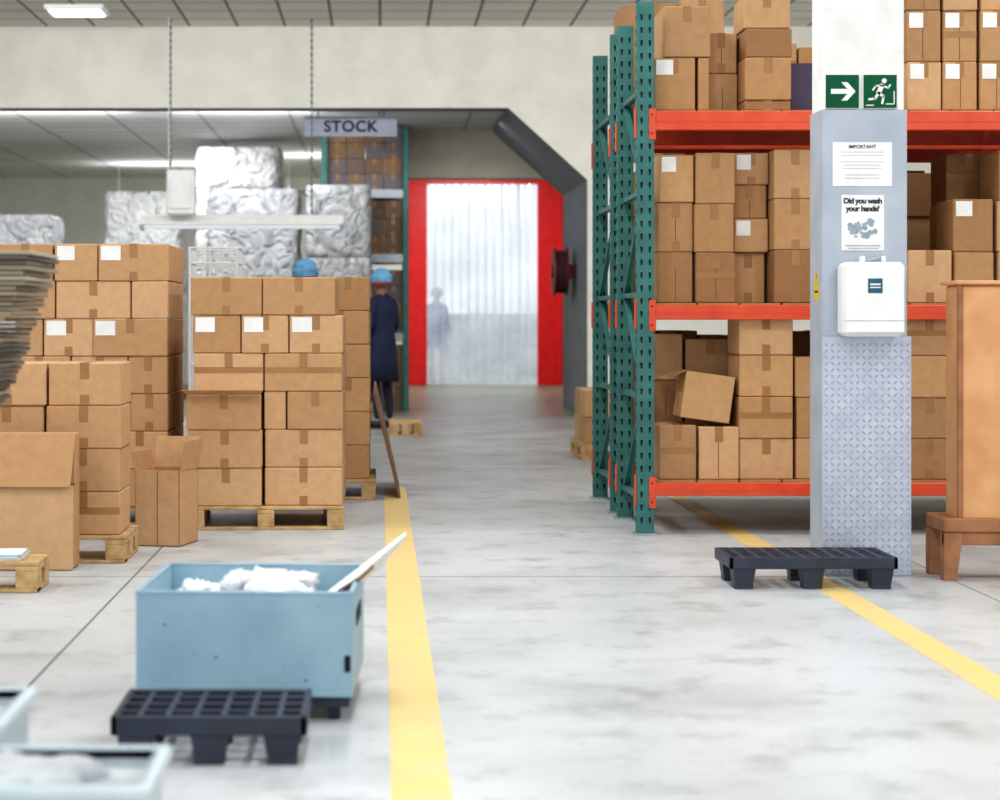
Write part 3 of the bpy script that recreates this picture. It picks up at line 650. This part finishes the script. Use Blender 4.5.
# ---------------- people
def human(name,loc,H,yaw,coat):
    root=empty(name,loc); k=H/1.72
    V=[(0,0,.95,.14,.10),(0,0,1.1,.125,.095),(0,0,1.28,.15,.105),(0,.01,1.42,.12,.08),(0,.01,1.5,.055,.055),(0,-.005,1.57,.052,.055)]
    E=[(0,1),(1,2),(2,3),(3,4),(4,5)]
    def ad(p,par):
        V.append(p); E.append((par,len(V)-1)); return len(V)-1
    wr=[]
    for sx in (-1,1):
        a=ad((sx*.165,.01,1.42,.062,.062),3); a=ad((sx*.2,.02,1.28,.055,.055),a); a=ad((sx*.225,.03,1.13,.045,.045),a); a=ad((sx*.2,-.09,1.03,.038,.038),a); a=ad((sx*.17,-.2,.99,.028,.028),a); wr.append((sx,Vector((sx*.165,-.215,.985))))
        a=ad((sx*.09,0,.86,.09,.09),0); a=ad((sx*.1,-.01,.68,.075,.075),a); a=ad((sx*.105,-.015,.49,.058,.058),a); a=ad((sx*.105,.02,.3,.05,.05),a); a=ad((sx*.105,.03,.1,.036,.036),a)
    me=bpy.data.meshes.new(name+'_skel'); me.from_pydata([v[:3] for v in V],E,[])
    ob=bpy.data.objects.new('body_tmp',me); bpy.context.collection.objects.link(ob)
    ob.modifiers.new('s','SKIN')
    for i,v in enumerate(V): me.skin_vertices[0].data[i].radius=(v[3],v[4])
    me.skin_vertices[0].data[0].use_root=True
    sb=ob.modifiers.new('ss','SUBSURF'); sb.levels=2; sb.render_levels=2
    bpy.context.view_layer.update(); dg=bpy.context.evaluated_depsgraph_get()
    m2=bpy.data.meshes.new_from_object(ob.evaluated_get(dg)); bpy.data.objects.remove(ob)
    b=MB('body',[coat,SKIN,TROU,SHOE,NETB,NETR,EYE,LIP])
    R=Matrix.Scale(k,4); b.M=R
    for p in m2.polygons:
        c=p.center; mi=0 if c.z>.9 else 2
        if c.z>1.49 and abs(c.x)<.1: mi=1
        b.f.append([i for i in p.vertices]); b.m.append(mi); b.sm.append(True)
    b.v=[R@v.co for v in m2.vertices]
    def ring(z,rx,ry,cy=0): return [(rx*math.cos(2*math.pi*i/24)*(1+.03*math.sin(6*math.pi*i/12)*(z<.9)),cy+ry*math.sin(2*math.pi*i/24),z) for i in range(24)]
    b.loft([ring(1.51,.062,.062,.01),ring(1.485,.09,.075,.01),ring(1.45,.165,.09,.01),ring(1.36,.195,.118),ring(1.25,.195,.13),ring(1.1,.17,.122),ring(.95,.19,.135),ring(.75,.215,.15),ring(.52,.235,.165)],0)
    b.box(-.003,.003,-.168,-.12,.53,.9,2)
    c=Vector((0,-.02,1.635)); P=[];F=[];nu,nv=24,18
    for j in range(nv+1):
        ph=math.pi*j/nv
        for i in range(nu):
            t=2*math.pi*i/nu; d=Vector((math.sin(ph)*math.cos(t),math.sin(ph)*math.sin(t),math.cos(ph)))
            sx=.074*(1-.22*max(0,-d.z)); sy=.094*(1-.1*max(0,-d.z))
            p=Vector((d.x*sx,d.y*sy,d.z*.115))
            if d.y<-.6:
                if -.05<d.z<.2: p.y+=.006*(abs(d.x)>.1)
                if d.z<-.75: p.y-=.008
            P.append(c+p)
    for j in range(nv):
        for i in range(nu): F.append([j*nu+i,j*nu+(i+1)%nu,(j+1)*nu+(i+1)%nu,(j+1)*nu+i])
    b.add(P,F,1,True)
    b.loft([[(c.x+u*w_,c.y-.092-v_,c.z+z_) for (u,v_) in ((-1,-.006),(0,h_),(1,-.006))] for (z_,w_,h_) in ((.02,.006,.004),(-.01,.01,.016),(-.03,.015,.022),(-.038,.012,.006))],1,True)
    for sx in (-1,1):
        b.ell((sx*.03,c.y-.083,c.z+.008),(.013,.009,.008),6,10,8); b.ell((sx*.03,c.y-.0905,c.z+.008),(.005,.003,.005),3,8,6)
        b.ell((sx*.075,c.y+.005,c.z-.005),(.01,.02,.032),1,10,8)
    b.ell((0,c.y-.086,c.z-.058),(.024,.007,.006),7,12,6)
    b.ell((0,c.y+.02,c.z+.035),(.108,.13,.115),4,28,14,ns=.22,v0=0,v1=.6,nf=20); b.loft([[(.100*math.cos(2*math.pi*i/24),c.y+.016+.120*math.sin(2*math.pi*i/24),c.z+z_) for i in range(24)] for z_ in (-.022,.02)],5,True,False)
    for sx,wp in wr:
        b.ell(wp+Vector((0,-.04,-.012)),(.038,.05,.016),1,12,8)
        for f in range(4):
            base=wp+Vector(((f-1.5)*.018,-.08,-.012)); l=(.034,.04,.038,.03)[f]
            p1=base+Vector((0,-l,-.008)); p2=p1+Vector((0,-l*.6,-.02)); p3=p2+Vector((0,-l*.2,-.022))
            b.cyl(base,p1,.0088,1,8,.008); b.cyl(p1,p2,.008,1,8,.0075); b.cyl(p2,p3,.0075,1,8,.006); b.ell(p1,(.0085,)*3,1,8,6); b.ell(p2,(.0078,)*3,1,8,6)
        base=wp+Vector((-sx*.03,-.03,-.012)); p1=base+Vector((-sx*.022,-.028,-.006)); p2=p1+Vector((-sx*.006,-.03,-.008))
        b.cyl(base,p1,.011,1,8,.0095); b.cyl(p1,p2,.0095,1,8,.007); b.ell(p1,(.01,)*3,1,8,6)
    for sx in (-1,1):
        b.ell((sx*.11,-.045,.042),(.046,.135,.042),3,14,8); b.box(sx*.11-.045,sx*.11+.045,-.17,.08,.001,.02,3,.008)
    b.M=None; b.o=Vector((0,0,0))
    ob=b.build(); ob.parent=root; ob.location=(0,0,0); root.rotation_euler=(0,0,math.radians(yaw)); return root
human('warehouse_worker',(.02,22,0),1.78,-130,COATN)
human('warehouse_worker',(-.63,16,0),1.70,200,COATN)
human('warehouse_worker',(1.15,38.6,0),1.85,20,COATB)

# ---------------- lights
def area(name,loc,sx,sy,e,rot=(0,0,0),col=(1,1,1)):
    l=bpy.data.lights.new(name,'AREA'); l.shape='RECTANGLE'; l.size=sx; l.size_y=sy; l.energy=e; l.color=col
    o=bpy.data.objects.new(name,l); o.location=loc; o.rotation_euler=rot; bpy.context.collection.objects.link(o)
for i,(y,e) in enumerate(((1.5,80),(6,84),(10.5,80),(15,42))):
    for j,x in enumerate((-4.2,0.2,4.5)):
        area('fluorescent_lamp_%d_%d'%(i,j),(x,y,4.9),.5,2.4,e,col=(.985,.995,1))
for j,x in enumerate((-5,-1.5,2,5.5)):
    area('added_wall_fill_%d'%j,(x,18.5,4.75),2.4,.4,54,rot=(math.radians(66),0,0),col=(1,.99,.97))  # added fill without a fitting, tilted to brighten the portal wall
area('pendant_tube_light',(-1.7,23.4,2.34),2.3,.2,8)
for i,(x,y,e) in enumerate(((-3,27.6,38),(-3,32,58),(1.8,33.5,110),(1.2,25.8,8))):
    area('back_room_lamp_or_fill_%d'%i,(x,y,3.93),1.2,.4,e,rot=(math.radians(20 if i==2 else 0),0,0),col=(.98,.985,1))  # tilted one is added light for the door's dark red panels
area('back_room_added_fill_0',(-4.5,24.7,3.85),2.4,.3,36,rot=(math.radians(65),0,0)); area('back_room_added_fill_1',(-1.8,24.7,3.85),1.8,.3,28,rot=(math.radians(65),0,0))  # added fills, no fittings: brighten the fronts of the wrapped loads
for (x,y,L_) in ((-3.6,33.2,2.4),(-.8,31.5,1.8)):  # invented troughs with upward fills, added to brighten the back-room ceiling
    e_=empty('added_uplighter',(x,y,3.35)); b=MB('added_trough',[WHITE,METAL],(x,y,3.35))
    b.prism([(x-L_/2,y-.12,3.4),(x-L_/2,y-.07,3.32),(x-L_/2,y+.07,3.32),(x-L_/2,y+.12,3.4)],(L_,0,0),0)
    for sx in (-.4,.4): b.cyl((x+sx*L_,y,3.4),(x+sx*L_,y,3.98),.006,1,6)
    b.build(e_); area('added_uplighter_fill',(x,y,3.41),L_*.95,.18,16,rot=(math.pi,0,0))
w=bpy.data.worlds.new('World'); bpy.context.scene.world=w; w.use_nodes=True
w.node_tree.nodes['Background'].inputs[0].default_value=(.92,.96,1,1); w.node_tree.nodes['Background'].inputs[1].default_value=1.15
# ---------------- camera
cam=bpy.data.cameras.new('camera'); co=bpy.data.objects.new('camera',cam); bpy.context.collection.objects.link(co)
co.location=(0,0,1.25); co.rotation_euler=(math.pi/2,0,0)
cam.sensor_width=36; cam.lens=68.4; cam.shift_x=.12; cam.shift_y=-.08; cam.clip_end=200
cam.dof.use_dof=True; cam.dof.focus_distance=10.8; cam.dof.aperture_fstop=2.3
bpy.context.scene.camera=co
vs=bpy.context.scene.view_settings; vs.view_transform='Standard'; vs.exposure=.08
try: vs.look='Medium High Contrast'
except Exception: vs.look='None'
